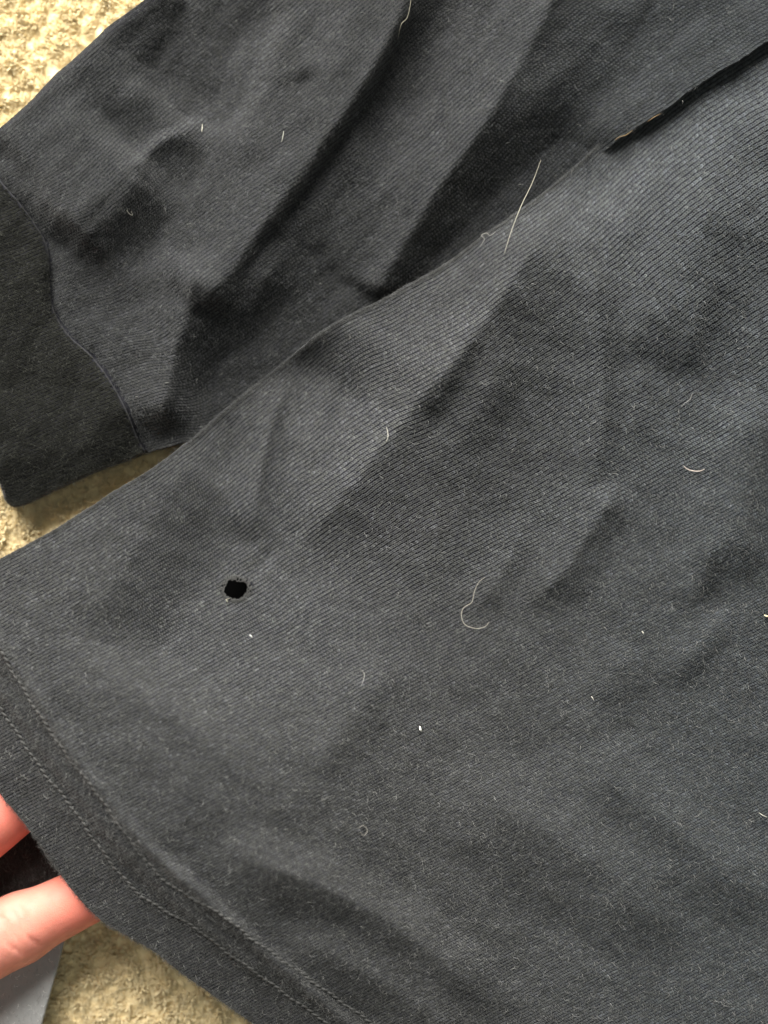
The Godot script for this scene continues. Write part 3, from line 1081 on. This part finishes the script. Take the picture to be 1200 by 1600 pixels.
func make_lint() -> void:
	var pale := Color(0.62, 0.58, 0.44)
	var white := Color(0.8, 0.79, 0.72)
	strand("hair", "long straight pale hair lying across the upper edge of the body panel", "hair", [V(845, 250), V(832, 285), V(815, 320), V(800, 358), V(788, 396)], [0.3, 1.5, 2.5, 1.0, 0.2], 0.09, Color(0.5, 0.47, 0.37))
	strand("hair", "thin pale hair at the top edge of the picture beside the sleeve fold", "hair", [V(643, -12), V(641, 8), V(636, 28), V(627, 38), V(622, 60)], [0.4, 0.6, 0.3], 0.09, Color(0.4, 0.37, 0.28))
	strand("lint_thread", "pale curled thread shaped like a hook on the middle of the body panel", "thread", [V(758, 902), V(748, 910), V(741, 925), V(737, 941), V(724, 950), V(721, 964), V(728, 977), V(745, 982), V(758, 979), V(764, 972)], [0.2, 0.5, 0.3, 0.2, 0.3], 0.08, Color(0.52, 0.48, 0.40))
	strand("lint_thread", "short pinkish thread curved like a smile, right of the middle", "thread", [V(1068, 728), V(1074, 733), V(1084, 736), V(1094, 736), V(1101, 733)], [0.2, 0.4, 0.2], 0.13, Color(0.6, 0.5, 0.44))
	strand("lint_thread", "fuzzy twisted thread beside the straight hair at the upper edge", "thread", [V(750, 385), V(757, 374), V(752, 368), V(760, 364), V(766, 368), V(774, 362)], [0.2, 0.9, 0.4], 0.09, Color(0.3, 0.29, 0.26))
	strand("lint_thread", "tiny upright pale hook of thread, in the middle left of the vertical crease", "thread", [V(604, 668), V(606, 676), V(606, 684), V(603, 690)], [0.2, 0.5, 0.2], 0.10, Color(0.5, 0.47, 0.4))
	strand("lint_thread", "tan carpet fibre caught in the upper edge near the right", "thread", [V(960, 220), V(968, 214), V(978, 211), V(988, 204)], [-0.4, 0.3, -0.3], 0.11, Color(0.26, 0.17, 0.07))
	strand("lint_thread", "brown fibre in the fold of the upper edge, above the tan one", "thread", [V(1012, 190), V(1022, 183), V(1032, 178)], [0.0, 0.4, 0.0], 0.1, Color(0.26, 0.17, 0.08))
	strand("lint_thread", "pale v shaped yarn bit at the lower left rim of the hole", "thread", [V(352, 936), V(356, 941), V(354, 937), V(359, 935)], [0.3, 0.6, 0.4], 0.08, Color(0.4, 0.37, 0.28))
	strand("lint_thread", "faint looped thread low on the panel, right of the hem stitching", "thread", [V(560, 1294), V(568, 1290), V(574, 1298), V(568, 1306), V(563, 1300)], [0.2, 0.4, 0.2], 0.08, Color(0.3, 0.28, 0.25))
	strand("lint_thread", "thin pale thread bent like a bow below the middle of the panel", "thread", [V(563, 1046), V(569, 1052), V(568, 1062), V(564, 1072)], [0.2, 0.5, 0.2], 0.07, Color(0.34, 0.33, 0.3))
	strand("lint_thread", "faint grey thread wavering right of the vertical crease", "thread", [V(1082, 614), V(1078, 624), V(1070, 630), V(1064, 636)], [0.2, 0.5, 0.2], 0.08, Color(0.28, 0.27, 0.25))
	strand("lint_thread", "small curled light thread on the sleeve near the cuff seam", "thread", [V(198, 328), V(202, 334), V(207, 336), V(205, 330)], [0.2, 0.5, 0.2], 0.09, Color(0.45, 0.44, 0.38))
	strand("lint_thread", "thin light sliver on the sleeve left of the long fold", "thread", [V(443, 205), V(442, 213), V(440, 222)], [0.2, 0.5, 0.2], 0.10, Color(0.5, 0.5, 0.42))
	strand("lint_thread", "short light sliver at the bend of the sleeve's sharp crease", "thread", [V(316, 194), V(316, 200), V(315, 206)], [0.2, 0.5, 0.2], 0.11, Color(0.6, 0.58, 0.48))
	strand("lint_thread", "pale sliver at the right edge of the picture, low down", "thread", [V(1186, 1270), V(1192, 1274), V(1199, 1277)], [0.2, 0.5, 0.2], 0.12, Color(0.6, 0.58, 0.5))
	strand("lint_speck", "bright white speck on the lower middle of the panel", "lint", [V(656, 1135), V(657, 1140), V(659, 1143)], [0.2, 0.5, 0.2], 0.38, white)
	strand("lint_speck", "white speck just below and right of the hole", "lint", [V(390, 992), V(392, 994), V(394, 996)], [0.2, 0.4, 0.2], 0.27, Color(0.6, 0.6, 0.56))
	strand("lint_speck", "yellowish speck at the right edge of the picture", "lint", [V(1194, 961), V(1198, 963), V(1203, 963)], [0.2, 0.4, 0.2], 0.34, Color(0.66, 0.58, 0.36))
	strand("lint_speck", "small pale speck right of the hook shaped thread", "lint", [V(1003, 986), V(1005, 989), V(1006, 991)], [0.2, 0.4, 0.2], 0.2, Color(0.5, 0.48, 0.42))
	strand("lint_speck", "pale speck below and right of the hook shaped thread", "lint", [V(924, 1088), V(926, 1091), V(928, 1095)], [0.2, 0.4, 0.2], 0.2, Color(0.42, 0.4, 0.36))
	# a dusting of tiny lint nobody could count
	var where: Array[Transform3D] = []
	var tints := PackedColorArray()
	for i in 900:
		var q := V(rng.randf_range(-40, 1240), rng.randf_range(-40, 1640))
		var u := cloth_top(q)
		var below := q.y > 1240.0 + (q.x if q.x < 0.0 else q.x * 1.1) and q.x < 420.0
		if q.distance_to(V(369, 920)) < 30.0 or below or q.y < 200.0 - q.x * 0.89 or (q.x < 330.0 and q.y > 690.0 and q.y < 890.0 - q.x * 0.6):
			continue
		var s := 0.0007 * rng.randf_range(0.5, 1.6)
		where.append(Transform3D(Basis(Vector3.UP, rng.randf() * TAU).scaled(Vector3.ONE * s), spot(q, u + 0.0004)))
		var g := rng.randf_range(0.12, 0.45)
		tints.append(Color(g, g, g * 0.93))
	var m := cloth_material(Color.WHITE, 0.3)
	var o := scatter("lint_dust", fibre_mesh(0.5, 0.1), m, where, tints, self)
	tag(o, "fine pale lint dusted over the black cloth", "lint", "", "stuff")
